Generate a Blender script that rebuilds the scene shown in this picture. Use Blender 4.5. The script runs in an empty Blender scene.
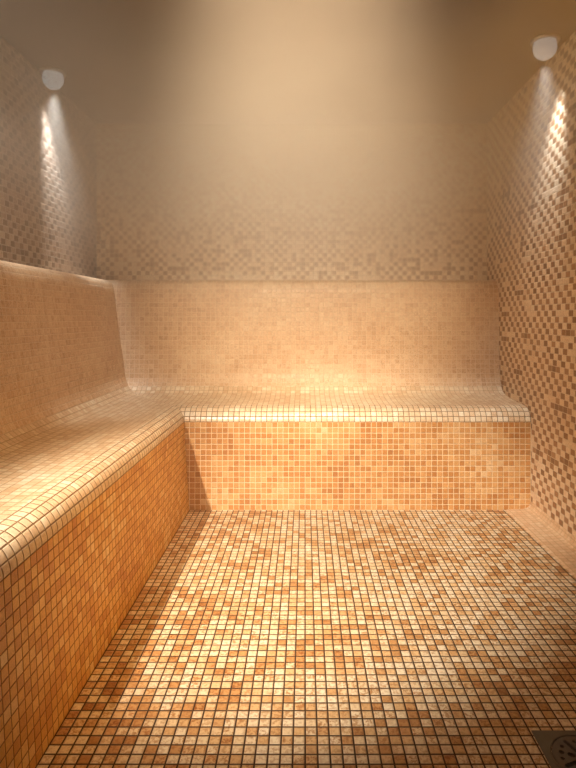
import bpy, bmesh, math, random
from mathutils import Vector
C = bpy.context.scene.collection
sc = bpy.context.scene

# ------------------------------------------------------------------ camera
cd = bpy.data.cameras.new('camera')
cam = bpy.data.objects.new('camera', cd); C.objects.link(cam)
cam.location = (0, 0, 1.0); cam.rotation_euler = (math.radians(90), 0, 0)
cd.sensor_width = 36; cd.lens = 560 / 768 * 36
cd.shift_x = -17 / 768; cd.shift_y = -67 / 768
cd.clip_start = 0.02
sc.camera = cam

# ------------------------------------------------------------------ world, exposure
w = bpy.data.worlds.new('world'); sc.world = w; w.use_nodes = True
w.node_tree.nodes['Background'].inputs[0].default_value = (0, 0, 0, 1)
w.node_tree.nodes['Background'].inputs[1].default_value = 0
sc.view_settings.view_transform = 'Standard'; sc.view_settings.look = 'None'
sc.view_settings.gamma = 1; sc.view_settings.use_curve_mapping = False
sc.view_settings.exposure = 0.0
sc.cycles.max_bounces = 8; sc.cycles.diffuse_bounces = 5; sc.cycles.volume_bounces = 2
sc.cycles.volume_step_rate = 2.0; sc.cycles.volume_max_steps = 64
sc.cycles.sample_clamp_indirect = 6

# room dimensions (metres; x right, y into the room, z up)
XL, XR, YB, YF, ZC = -1.34, 1.17, 3.60, -0.8, 2.24
X0, Y0 = -0.598, 2.90          # inner corner of the bench
T = 0.0285                     # mosaic pitch

# lamps: (x, y, aim point, colour, watts, cone, blend, beam tilt)
LAMPS = [
    ('side',   (-1.275, 2.834), (-1.37, 3.14, 1.24), (1.0, .97, .92), 120, 42, 1.0),
    ('side',   (1.074, 2.507), (1.22, 2.80, 1.24), (1.0, .97, .92), 55, 48, 1.0),
    ('key',    (-1.16, -.50), (0.20, 2.62, 0.0), (1.0, .87, .70), 1350, 33, .85),  # unseen lamp added to cast the shadow strip along the left riser
    ('centre', (-0.02, 0.35), (0.02, 3.5, 1.25), (1.0, .72, .45), 840, 42, 1.0),  # unseen lamp added for the glow in the steam and far wall
    ('panel',  (-0.05, 1.36), (-0.05, 3.05, .5), (1.0, .80, .57), 9, 60, .50),  # unseen light panel added to brighten the far seat
    ('fill',   (1.02, 0.95), (-.60, 2.0, 0.1), (1.0, .52, .13), 170, 40, 1.0),  # unseen lamp added to fill the left riser with orange light
    ('side',   (-1.275, 1.80), (-1.20, 2.45, 1.22), (1.0, .93, .84), 75, 40, 1.0),  # unseen lamp added to highlight the left ledge
]

# ------------------------------------------------------------------ helpers
def mesh_obj(name, bm, mat, parent=None, smooth=False):
    me = bpy.data.meshes.new(name)
    bmesh.ops.recalc_face_normals(bm, faces=bm.faces)
    bm.to_mesh(me); bm.free()
    for p in me.polygons: p.use_smooth = smooth
    o = bpy.data.objects.new(name, me); C.objects.link(o)
    for m in (mat if isinstance(mat, (list, tuple)) else [mat]): me.materials.append(m)
    if parent: o.parent = parent
    return o

class N:
    """small node-graph writer"""
    def __init__(s, name):
        s.m = bpy.data.materials.new(name); s.m.use_nodes = True
        s.t = s.m.node_tree; s.t.nodes.clear()
        s.out = s.t.nodes.new('ShaderNodeOutputMaterial')
    def new(s, kind, **kw):
        n = s.t.nodes.new('ShaderNode' + kind)
        for k, v in kw.items(): setattr(n, k, v)
        return n
    def link(s, a, b): s.t.links.new(a, b)
    def put(s, sock, v):
        if hasattr(v, 'links'): s.link(v, sock)
        elif isinstance(v, tuple) and len(v) == 3 and sock.type == 'RGBA': sock.default_value = v + (1,)
        else: sock.default_value = v
    def math(s, op, a, b=None, c=None):
        n = s.new('Math', operation=op); s.put(n.inputs[0], a)
        if b is not None: s.put(n.inputs[1], b)
        if c is not None: s.put(n.inputs[2], c)
        return n.outputs[0]
    def rng(s, v, a, b, c=0.0, d=1.0, smooth=True):
        n = s.new('MapRange', interpolation_type='SMOOTHSTEP' if smooth else 'LINEAR')
        for i, x in enumerate((v, a, b, c, d)): s.put(n.inputs[i], x)
        return n.outputs[0]
    def mix(s, f, a, b, mode='MIX'):
        n = s.new('Mix', data_type='RGBA', blend_type=mode)
        s.put(n.inputs[0], f); s.put(n.inputs[6], a); s.put(n.inputs[7], b)
        return n.outputs[2]
    def xyz(s, x, y, z=0.0):
        n = s.new('CombineXYZ'); s.put(n.inputs[0], x); s.put(n.inputs[1], y); s.put(n.inputs[2], z)
        return n.outputs[0]
    def noise(s, v, scale, detail=3, rough=.5):
        n = s.new('TexNoise'); s.put(n.inputs['Vector'], v); n.inputs['Scale'].default_value = scale
        n.inputs['Detail'].default_value = detail; n.inputs['Roughness'].default_value = rough
        return n.outputs['Fac']

def mosaic(name, cols, grout, tx=T, ty=T, g=0.07, checker=None, off=0.0, patch=0.5, pscale=2.5,
           rough=.38, tilt=.5, bump=.0016, speck=.35, seed=0.0, coat=0.0):
    """cols: list of (position, colour); checker: (dark cols, probability)"""
    n = N(name)
    uv = n.new('UVMap').outputs[0]
    sp = n.new('SeparateXYZ'); n.link(uv, sp.inputs[0])
    u, v = sp.outputs[0], sp.outputs[1]
    ty_ = n.math('DIVIDE', v, ty)
    row = n.math('FLOOR', ty_)
    tx_ = n.math('DIVIDE', u, tx)
    if off: tx_ = n.math('MULTIPLY_ADD', row, off, tx_)
    col = n.math('FLOOR', tx_)
    fx = n.math('SUBTRACT', tx_, col); fy = n.math('SUBTRACT', ty_, row)
    wn = n.new('TexWhiteNoise', noise_dimensions='3D'); n.link(n.xyz(col, row, seed), wn.inputs['Vector'])
    rs = n.new('SeparateColor'); n.link(wn.outputs['Color'], rs.inputs[0])
    r1, r2, r3 = rs.outputs
    # patchiness per tile: the noise is sampled at the tile's centre
    ctr = n.xyz(n.math('MULTIPLY', col, tx), n.math('MULTIPLY', row, ty), seed)
    pn = n.rng(n.noise(ctr, pscale, 3, .6), .3, .7, 0, 1, False)
    f = n.math('ADD', n.math('MULTIPLY', pn, patch), n.math('MULTIPLY', r1, 1 - patch))
    def ramp(fac, cs):
        r = n.new('ValToRGB'); e = r.color_ramp.elements
        while len(e) < len(cs): e.new(.5)
        for i, (p, c) in enumerate(cs): e[i].position = p; e[i].color = c + (1,)
        n.put(r.inputs[0], fac); return r.outputs[0]
    c = ramp(f, cols)
    if checker:
        dk, prob = checker
        par = n.math('FLOORED_MODULO', n.math('ADD', col, row), 2.0)
        keep = n.math('LESS_THAN', r2, prob)
        isd = n.math('MULTIPLY', n.math('GREATER_THAN', par, .5), keep)
        stray = n.math('MULTIPLY', n.math('LESS_THAN', par, .5), n.math('LESS_THAN', r3, (1 - prob) * .5))
        isd = n.math('MAXIMUM', isd, stray)
        c = n.mix(isd, c, ramp(r3, dk))
    # veins and pits inside the stone
    sn = n.noise(n.xyz(n.math('ADD', u, n.math('MULTIPLY', r2, 3.0)), v, r3), 110, 5, .7)
    c = n.mix(n.math('MULTIPLY', n.rng(sn, .44, .60), n.math('MULTIPLY', n.rng(r2, 0, 1, .35, 1, False), speck)), c, (.50, .29, .14), 'MULTIPLY')
    # edges
    ex = n.math('MULTIPLY', n.math('MINIMUM', fx, n.math('SUBTRACT', 1.0, fx)), tx / T)
    ey = n.math('MULTIPLY', n.math('MINIMUM', fy, n.math('SUBTRACT', 1.0, fy)), ty / T)
    e = n.math('MINIMUM', ex, ey)
    e = n.math('ADD', e, n.math('MULTIPLY', n.math('SUBTRACT', sn, .5), .05))
    mask = n.rng(e, g * .75, g * 1.25)
    gn = n.noise(uv, 9, 3)
    gcol = n.mix(gn, grout, tuple(x * .8 for x in grout))
    c = n.mix(mask, gcol, c)
    h = n.math('ADD', n.rng(e, g * .6, g * 2.4),
               n.math('ADD', n.math('MULTIPLY', n.math('MULTIPLY', n.math('SUBTRACT', r2, .5), fx), tilt),
                      n.math('MULTIPLY', n.math('MULTIPLY', n.math('SUBTRACT', r3, .5), fy), tilt)))
    h = n.math('ADD', h, n.math('MULTIPLY', sn, .25))
    b = n.new('Bump'); b.inputs['Strength'].default_value = 1; b.inputs['Distance'].default_value = bump
    n.put(b.inputs['Height'], h)
    p = n.new('BsdfPrincipled')
    n.link(c, p.inputs['Base Color']); n.link(b.outputs[0], p.inputs['Normal'])
    n.put(p.inputs['Roughness'], n.rng(mask, 0, 1, .8, rough, False))
    p.inputs['Coat Weight'].default_value = coat; p.inputs['Coat Roughness'].default_value = .12
    n.link(p.outputs[0], n.out.inputs[0])
    return n.m

def plain(name, col, rough=.5, metal=0.0, var=.15, scale=20, emis=None):
    n = N(name)
    p = n.new('BsdfPrincipled')
    co = n.new('TexCoord').outputs['Object']
    c = n.mix(n.noise(co, scale, 4), tuple(x * (1 - var) for x in col), tuple(min(1, x * (1 + var)) for x in col))
    n.link(c, p.inputs['Base Color'])
    p.inputs['Roughness'].default_value = rough; p.inputs['Metallic'].default_value = metal
    if emis:
        p.inputs['Emission Color'].default_value = emis[0] + (1,); p.inputs['Emission Strength'].default_value = emis[1]
    n.link(p.outputs[0], n.out.inputs[0])
    return n.m

# ------------------------------------------------------------------ materials
FLOOR = [(0, (.36, .16, .05)), (.25, (.55, .30, .12)), (.40, (.70, .47, .24)), (.55, (.78, .62, .40)), (1, (.86, .77, .60))]
RISER = [(0, (.54, .21, .03)), (.35, (.68, .33, .065)), (.65, (.78, .44, .11)), (1, (.86, .66, .32))]
SEAT = [(0, (.58, .37, .20)), (.4, (.72, .53, .34)), (.7, (.80, .66, .47)), (1, (.86, .76, .60))]
BACK = [(0, (.54, .32, .17)), (.4, (.66, .44, .26)), (.7, (.71, .51, .32)), (1, (.76, .59, .40))]
CREAM = [(0, (.72, .53, .34)), (.5, (.79, .62, .43)), (1, (.84, .71, .53))]
TAUPE_DIM = [(0, (.30, .21, .15)), (.5, (.37, .27, .20)), (1, (.46, .36, .27))]  # grey-brown left wall tiles, colour darkened further for the dim light there
UMBER_DIM = [(0, (.17, .11, .07)), (1, (.27, .18, .12))]  # dark tiles of the same wall, its dimness put into the colour
SAND = [(0, (.46, .29, .16)), (1, (.60, .41, .25))]
DARK = [(0, (.27, .135, .055)), (.5, (.36, .19, .085)), (1, (.44, .25, .125))]
M_floor = mosaic('floor_mosaic', FLOOR, (.055, .026, .012), g=.07, patch=.4, pscale=3.4, rough=.36, speck=.95, seed=1)
M_strip = mosaic('floor_strip_mosaic', BACK, (.52, .34, .19), g=.05, patch=.5, rough=.5, bump=.0006, seed=2)
M_riser_l = mosaic('left_riser_mosaic', RISER, (.30, .12, .03), g=.045, patch=.35, tilt=1.1, speck=.3, seed=3)
M_riser_b = mosaic('back_riser_mosaic', [(0, (.34, .13, .035)), (.35, (.48, .21, .06)), (.65, (.60, .32, .12)), (1, (.72, .50, .28))], (.84, .64, .40), g=.05, patch=.6, speck=.3, seed=4)
M_seat = mosaic('seat_mosaic', SEAT, (.50, .33, .18), g=.045, patch=.5, rough=.3, tilt=.8, coat=.1, bump=.0014, seed=5)
M_back = mosaic('backrest_mosaic', BACK, (.80, .62, .43), g=.045, patch=.55, rough=.45, speck=.5, seed=6)
M_nose = mosaic('nosing_mosaic', SEAT[1:], (.22, .12, .05), g=.05, patch=.3, rough=.3, seed=7)
M_wall_r = mosaic('right_wall_mosaic', CREAM, (.80, .66, .48), tx=.0425, ty=.029, g=.05, checker=(DARK, .93), off=.22, rough=.35, seed=8)
M_wall_l = mosaic('left_wall_mosaic', TAUPE_DIM, (.50, .42, .33), tx=.040, ty=.029, g=.05, checker=(UMBER_DIM, .9), off=.2, rough=.3, tilt=1.0, seed=9)
M_wall_b = mosaic('back_wall_mosaic', CREAM, (.78, .62, .45), g=.05, checker=(SAND, .78), rough=.4, seed=10)
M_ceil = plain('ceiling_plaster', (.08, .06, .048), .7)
M_front = plain('dark_stone', (.07, .05, .04), .5)
M_chrome = plain('brushed_metal', (.55, .53, .50), .35, 1.0, .1, 60)
M_steel = plain('dull_steel', (.15, .15, .14), .45, .85, .25, 40)
M_grate = plain('grate_steel', (.14, .135, .13), .5, .8, .25, 60)
M_dark = plain('drain_hole_shade', (.010, .009, .008), .6)  # near-black colour stands for the shade down the drain
M_lens = plain('frosted_lens', (.6, .6, .58), .5, 0, .02, 10, ((.95, 1.0, .95), .22))

# ------------------------------------------------------------------ setting
def slab(name, o, ux, uy, lu, lv, nrm, th, mat):
    """rectangular slab; o corner on the visible face, ux/uy unit axes, nrm away from the room; UV in metres"""
    o, ux, uy, nrm = map(Vector, (o, ux, uy, nrm))
    bm = bmesh.new(); uvl = bm.loops.layers.uv.new('UVMap')
    pts = [o, o + ux * lu, o + ux * lu + uy * lv, o + uy * lv]
    a = [bm.verts.new(p) for p in pts]; b = [bm.verts.new(p + nrm * th) for p in pts]
    bm.faces.new(a); bm.faces.new(b[::-1])
    for i in range(4): bm.faces.new((a[i], b[i], b[(i + 1) % 4], a[(i + 1) % 4]))
    for f in bm.faces:
        for l in f.loops:
            d = l.vert.co - o
            l[uvl].uv = (d.dot(ux), d.dot(uy))
    ob = mesh_obj(name, bm, mat); ob['kind'] = 'structure'
    return ob
E = .1
slab('floor', (X0, YF, 0), (1, 0, 0), (0, 1, 0), XR - X0, Y0 - YF, (0, 0, -1), E, M_floor)
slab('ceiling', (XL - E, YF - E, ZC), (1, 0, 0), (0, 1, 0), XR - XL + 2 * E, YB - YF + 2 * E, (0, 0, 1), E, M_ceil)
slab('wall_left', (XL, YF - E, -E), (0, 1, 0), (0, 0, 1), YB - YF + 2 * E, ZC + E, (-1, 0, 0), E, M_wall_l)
slab('wall_right', (XR, YF - E, -E), (0, 1, 0), (0, 0, 1), YB - YF + 2 * E, ZC + E, (1, 0, 0), E, M_wall_r)
slab('wall_back', (XL, YB, -E), (1, 0, 0), (0, 0, 1), XR - XL, ZC + E, (0, 1, 0), E, M_wall_b)
slab('wall_front', (XL, YF, -E), (1, 0, 0), (0, 0, 1), XR - XL, ZC + E, (0, -1, 0), E, M_front)

# smooth pale-grouted strip with a soft cove where the floor meets the right wall
def cove():
    bm = bmesh.new(); uvl = bm.loops.layers.uv.new('UVMap')
    prof = [(-.135, 0.0005), (-.12, .004), (-.05, .006), (-.025, .010), (-.009, .022), (0, .045), (0, 0.0005)]
    rows = []
    for y in (YF, Y0): rows.append([bm.verts.new((XR + dx, y, z)) for dx, z in prof])
    n = len(prof)
    for i in range(n): bm.faces.new((rows[0][i], rows[0][(i + 1) % n], rows[1][(i + 1) % n], rows[1][i]))
    bm.faces.new(rows[0]); bm.faces.new(rows[1][::-1])
    for f in bm.faces:
        for l in f.loops: l[uvl].uv = (l.vert.co.x + l.vert.co.z - XR, l.vert.co.y)
    o = mesh_obj('trim_1', bm, M_strip); o['kind'] = 'structure'
cove()

# ------------------------------------------------------------------ bench
def catmull(pts, k=6):
    out = []
    for i in range(len(pts) - 1):
        p0 = pts[max(i - 1, 0)]; p1 = pts[i]; p2 = pts[i + 1]; p3 = pts[min(i + 2, len(pts) - 1)]
        for j in range(k):
            t = j / k
            out.append(tuple(.5 * (2 * b + (c - a) * t + (2 * a - 5 * b + 4 * c - d) * t * t + (3 * b - a - 3 * c + d) * t ** 3)
                             for a, b, c, d in zip(p0, p1, p2, p3)))
    out.append(pts[-1]); return out
# (depth of the left run, depth of the back run, height)
K_RISER = [(0, 0, 0), (.010, .0, .15), (.019, 0, .30), (.028, .0, .455)]
K_NOSE = [(.028, 0, .455), (.030, .002, .473), (.042, .015, .501), (.064, .038, .520), (.090, .066, .528), (.110, .090, .530)]
K_SEAT = [(.110, .090, .530), (.18, .16, .532), (.27, .25, .536), (.34, .325, .542), (.41, .395, .556), (.455, .437, .590)]
K_BACK = [(.455, .437, .590), (.478, .461, .635), (.490, .471, .70), (.502, .476, .78), (.522, .479, .90), (.540, .482, 1.03), (.553, .485, 1.14), (.560, .490, 1.175), (.574, .502, 1.205), (.600, .528, 1.222), (.635, .565, 1.226), (-XL + X0 - .002, YB - Y0 - .002, 1.226)]
bench = bpy.data.objects.new('tiled_bench', None); C.objects.link(bench)
bench.location = (X0, Y0, 0)
bench['label'] = 'L-shaped orange and tan mosaic bench with high backrest along left and far walls'
bench['category'] = 'bench'
arc = {'left': 0.0, 'back': 0.0}
def run(name, side, keys, mat, k=6, th=.03):
    P = catmull(keys, k)
    D = [(p[0] if side == 'left' else p[1], p[2]) for p in P]
    DL = [(p[0], p[2]) for p in P]; DB = [(p[1], p[2]) for p in P]
    def inner(Q):
        r = []
        for i in range(len(Q)):
            a, b = Q[max(i - 1, 0)], Q[min(i + 1, len(Q) - 1)]
            t = Vector((b[0] - a[0], b[1] - a[1])).normalized()
            r.append((Q[i][0] + t.y * th, max(Q[i][1] - t.x * th, 0.0)))
        return r
    IL, IB = inner(DL), inner(DB)
    bm = bmesh.new(); uvl = bm.loops.layers.uv.new('UVMap')
    s = [arc[side]]
    for i in range(1, len(D)): s.append(s[-1] + math.hypot(D[i][0] - D[i - 1][0], D[i][1] - D[i - 1][1]))
    arc[side] = s[-1]
    def pt(L, B, end):
        dl, z = L; db = B[0]; zb = B[1]
        if side == 'left':
            return (X0 - dl, YF if end == 0 else Y0 + db, z)
        return (XR if end == 0 else X0 - dl, Y0 + db, zb)
    rings = []
    for end in (0, 1):
        o = [bm.verts.new(pt(a, b, end)) for a, b in zip(DL, DB)]
        i_ = [bm.verts.new(pt(a, b, end)) for a, b in zip(IL, IB)]
        rings.append((o, i_))
    n = len(P)
    sof = {}
    for (o, i_) in rings:
        for q in range(n): sof[o[q]] = s[q]; sof[i_[q]] = s[q]
    for q in range(n - 1):
        bm.faces.new((rings[0][0][q], rings[0][0][q + 1], rings[1][0][q + 1], rings[1][0][q]))
        bm.faces.new((rings[0][1][q], rings[1][1][q], rings[1][1][q + 1], rings[0][1][q + 1]))
        for e in (0, 1): bm.faces.new((rings[e][0][q], rings[e][1][q], rings[e][1][q + 1], rings[e][0][q + 1]))
    for q in (0, n - 1): bm.faces.new((rings[0][0][q], rings[1][0][q], rings[1][1][q], rings[0][1][q]))
    for f in bm.faces:
        for l in f.loops:
            c = l.vert.co
            l[uvl].uv = ((c.y - Y0) if side == 'left' else (c.x - X0), sof[l.vert])
    for v in bm.verts: v.co -= Vector((X0, Y0, 0))
    o = mesh_obj(name, bm, mat, bench)
    # smooth only along the curve
    for p in o.data.polygons: p.use_smooth = len(p.vertices) == 4
    m = o.modifiers.new('edges', 'EDGE_SPLIT'); m.split_angle = math.radians(40)
    return o
run('riser', 'left', K_RISER, M_riser_l); run('riser', 'back', K_RISER, M_riser_b)
a = run('nosing', 'left', K_NOSE, M_nose); b = run('nosing', 'back', K_NOSE, M_nose)
run('seat', 'left', K_SEAT, M_seat); run('seat', 'back', K_SEAT, M_seat)
run('backrest', 'left', K_BACK, M_back); run('backrest', 'back', K_BACK, M_back)

# ------------------------------------------------------------------ lamps
def lathe(bm, prof, seg=40, cx=0, cy=0):
    rings = []
    for r, z in prof:
        if r < 1e-6: rings.append([bm.verts.new((cx, cy, z))])
        else: rings.append([bm.verts.new((cx + r * math.cos(2 * math.pi * i / seg), cy + r * math.sin(2 * math.pi * i / seg), z)) for i in range(seg)])
    for a, b in zip(rings, rings[1:]):
        for i in range(seg):
            j = (i + 1) % seg
            if len(a) == 1 and len(b) == 1: continue
            if len(a) == 1: bm.faces.new((a[0], b[i], b[j]))
            elif len(b) == 1: bm.faces.new((a[i], b[0], a[j]))
            else: bm.faces.new((a[i], b[i], b[j], a[j]))
LABELS = {
    0: 'round recessed ceiling lamp glowing through steam above the left backrest',
    1: 'round recessed ceiling lamp glowing through steam beside the right tiled wall',
}
for i, (kind, (x, y), aim, col, watt, cone, blend) in enumerate(LAMPS):
    root = bpy.data.objects.new('ceiling_lamp', None); C.objects.link(root)
    root.location = (x, y, ZC)
    root['category'] = 'ceiling lamp'
    root['label'] = LABELS.get(i, {2: 'added unseen lamp above the left seat for the floor shadow strip',
                                   3: 'added unseen lamp over the middle of the floor lighting the steam',
                                   4: 'added unseen square light panel over the floor',
                                   5: 'added unseen orange fill lamp beside the near end of the right wall',
                                   6: 'added unseen lamp brightening the ledge of the left backrest'}.get(i))
    if kind == 'panel':          # added, unseen square light panel; its beam tilts towards the far seat
        S = blend / 2
        bm = bmesh.new()
        for a, b_, c_, d_ in ((-S - .03, S + .03, S, S + .03), (-S - .03, S + .03, -S - .03, -S), (-S - .03, -S, -S, S), (S, S + .03, -S, S)):
            bmesh.ops.create_cube(bm, size=1)
            for v in bm.verts[-8:]:
                v.co = (a if v.co.x < 0 else b_, c_ if v.co.y < 0 else d_, -.014 if v.co.z < 0 else 0)
        mesh_obj('trim_frame', bm, M_chrome, root)
        ld = bpy.data.lights.new('lamp_beam', 'AREA'); ld.energy = watt; ld.color = col
        ld.shape = 'SQUARE'; ld.size = blend; ld.spread = math.radians(cone)
        lo = bpy.data.objects.new('lamp_beam', ld); C.objects.link(lo); lo.parent = root
        d = (Vector(aim) - Vector((x, y, ZC))).normalized()
        lo.location = (0, 0, -.02); lo.rotation_euler = d.to_track_quat('-Z', 'Y').to_euler()
        continue
    bm = bmesh.new()
    lathe(bm, [(.046, -.001), (.046, -.010), (.052, -.014), (.060, -.012), (.064, -.006), (.064, 0), (.046, -.001)])
    mesh_obj('trim_ring', bm, M_chrome, root, True)
    bm = bmesh.new()
    lathe(bm, [(0, -.088), (.018, -.085), (.034, -.075), (.046, -.059), (.051, -.042), (.050, -.026), (.046, -.012), (.0455, -.003), (0, -.003)])
    mesh_obj('lens', bm, M_lens, root, True)
    ld = bpy.data.lights.new('lamp_beam', 'SPOT'); ld.energy = watt; ld.color = col
    ld.spot_size = math.radians(cone); ld.spot_blend = blend; ld.shadow_soft_size = .03
    lo = bpy.data.objects.new('lamp_beam', ld); C.objects.link(lo); lo.parent = root
    d = (Vector(aim) - Vector((x, y, ZC))).normalized()
    lo.location = Vector((0, 0, -.045)) + d * .055
    lo.rotation_euler = d.to_track_quat('-Z', 'Y').to_euler()

# ------------------------------------------------------------------ floor drain
DX, DY = .632, 1.264
drain = bpy.data.objects.new('floor_drain', None); C.objects.link(drain); drain.location = (DX, DY, 0)
drain['label'] = 'square dull steel floor drain with round slotted grate set in mosaic floor'
drain['category'] = 'drain'
def plate_with_hole():
    bm = bmesh.new(); S = .086; R = .0700; seg = 48; z1, z0 = .0035, .0002
    def sq(a):
        c, s = math.cos(a), math.sin(a); k = S / max(abs(c), abs(s)); return (c * k, s * k)
    A = [2 * math.pi * (i + .5) / seg - math.pi / seg for i in range(seg)]
    ring = lambda f, z: [bm.verts.new((*f(a), z)) for a in A]
    circ = lambda r: (lambda a: (math.cos(a) * r, math.sin(a) * r))
    L = [ring(sq, z0), ring(sq, z1), ring(circ(R + .004), z1), ring(circ(R + .003), z1 + .0012), ring(circ(R), z1 + .0008), ring(circ(R), z0)]
    for a, b in zip(L, L[1:] + L[:1]):
        for i in range(seg):
            j = (i + 1) % seg; bm.faces.new((a[i], b[i], b[j], a[j]))
    return bm
mesh_obj('frame', plate_with_hole(), M_steel, drain)
bm = bmesh.new(); lathe(bm, [(0, .0010), (.069, .0010), (.069, .0003), (0, .0003)], 40)
mesh_obj('sump_shade', bm, M_dark, drain)  # flat dark disc in place of the shade below the grate
def grate():
    """disc with slots and holes, built from a fine grid so the openings are real"""
    bm = bmesh.new(); R = .0680; st = .0016; n = int(R / st) + 1
    slots = []
    for k in range(8):
        a = math.radians(22.5 + 45 * k)
        if k % 2 == 0: slots.append((.023, .054, a, .0050))
        else: slots.append((.024, .030, a, .0058)); slots.append((.048, .0482, a, .0058))
    slots.append((0, 0.0001, 0, .005))
    for k in range(8): slots.append((.0500, .0502, math.radians(45 * k), .0048))
    def hole(x, y):
        for r0, r1, a, w_ in slots:
            c, s = math.cos(a), math.sin(a); t = min(max(x * c + y * s, r0), r1)
            if math.hypot(x - t * c, y - t * s) < w_: return True
        return False
    vt = {}
    def V(i, j):
        if (i, j) not in vt: vt[(i, j)] = bm.verts.new((i * st, j * st, .0036))
        return vt[(i, j)]
    for i in range(-n, n):
        for j in range(-n, n):
            x, y = (i + .5) * st, (j + .5) * st
            if math.hypot(x, y) < R and not hole(x, y):
                bm.faces.new((V(i, j), V(i + 1, j), V(i + 1, j + 1), V(i, j + 1)))
    r = bmesh.ops.extrude_face_region(bm, geom=bm.faces[:])
    for v in [g for g in r['geom'] if isinstance(g, bmesh.types.BMVert)]: v.co.z = .0012
    return bm
mesh_obj('grate', grate(), M_grate, drain)

# ------------------------------------------------------------------ steam (denser towards the ceiling)
n = N('steam')
pos = n.new('NewGeometry').outputs['Position']
sp = n.new('SeparateXYZ'); n.link(pos, sp.inputs[0])
dens = n.math('ADD', n.rng(sp.outputs[2], .7, 1.9, .07, .70), n.rng(sp.outputs[2], 1.15, 1.9, 0.0, 1.5))
cl = n.rng(n.noise(pos, 1.3, 2), .3, .7, .75, 1.25)
vs = n.new('VolumeScatter'); vs.inputs['Color'].default_value = (.74, .65, .54, 1); vs.inputs['Anisotropy'].default_value = .35  # tan tint absorbs light, to darken and warm the corners
dens = n.math('MULTIPLY', dens, n.rng(n.math('ABSOLUTE', n.math('ADD', sp.outputs[0], .08)), .55, 1.15, 1.0, .38))  # thinned at the sides to keep them dark and the glow central
dens = n.math('MULTIPLY', dens, n.rng(sp.outputs[1], 1.2, 2.9, .12, 1.0))  # thinned on the near side to spread less light
n.link(n.math('MULTIPLY', dens, cl), vs.inputs['Density'])
n.link(vs.outputs[0], n.out.inputs['Volume'])
bm = bmesh.new(); bmesh.ops.create_cube(bm, size=1)
for v in bm.verts:
    v.co = (XL + .002 if v.co.x < 0 else XR - .002, YF + .002 if v.co.y < 0 else YB - .002, .05 if v.co.z < 0 else ZC - .002)
st = mesh_obj('steam', bm, n.m)
st['kind'] = 'stuff'; st['label'] = 'warm tinted steam filling the room, thickest under the ceiling'; st['category'] = 'steam'
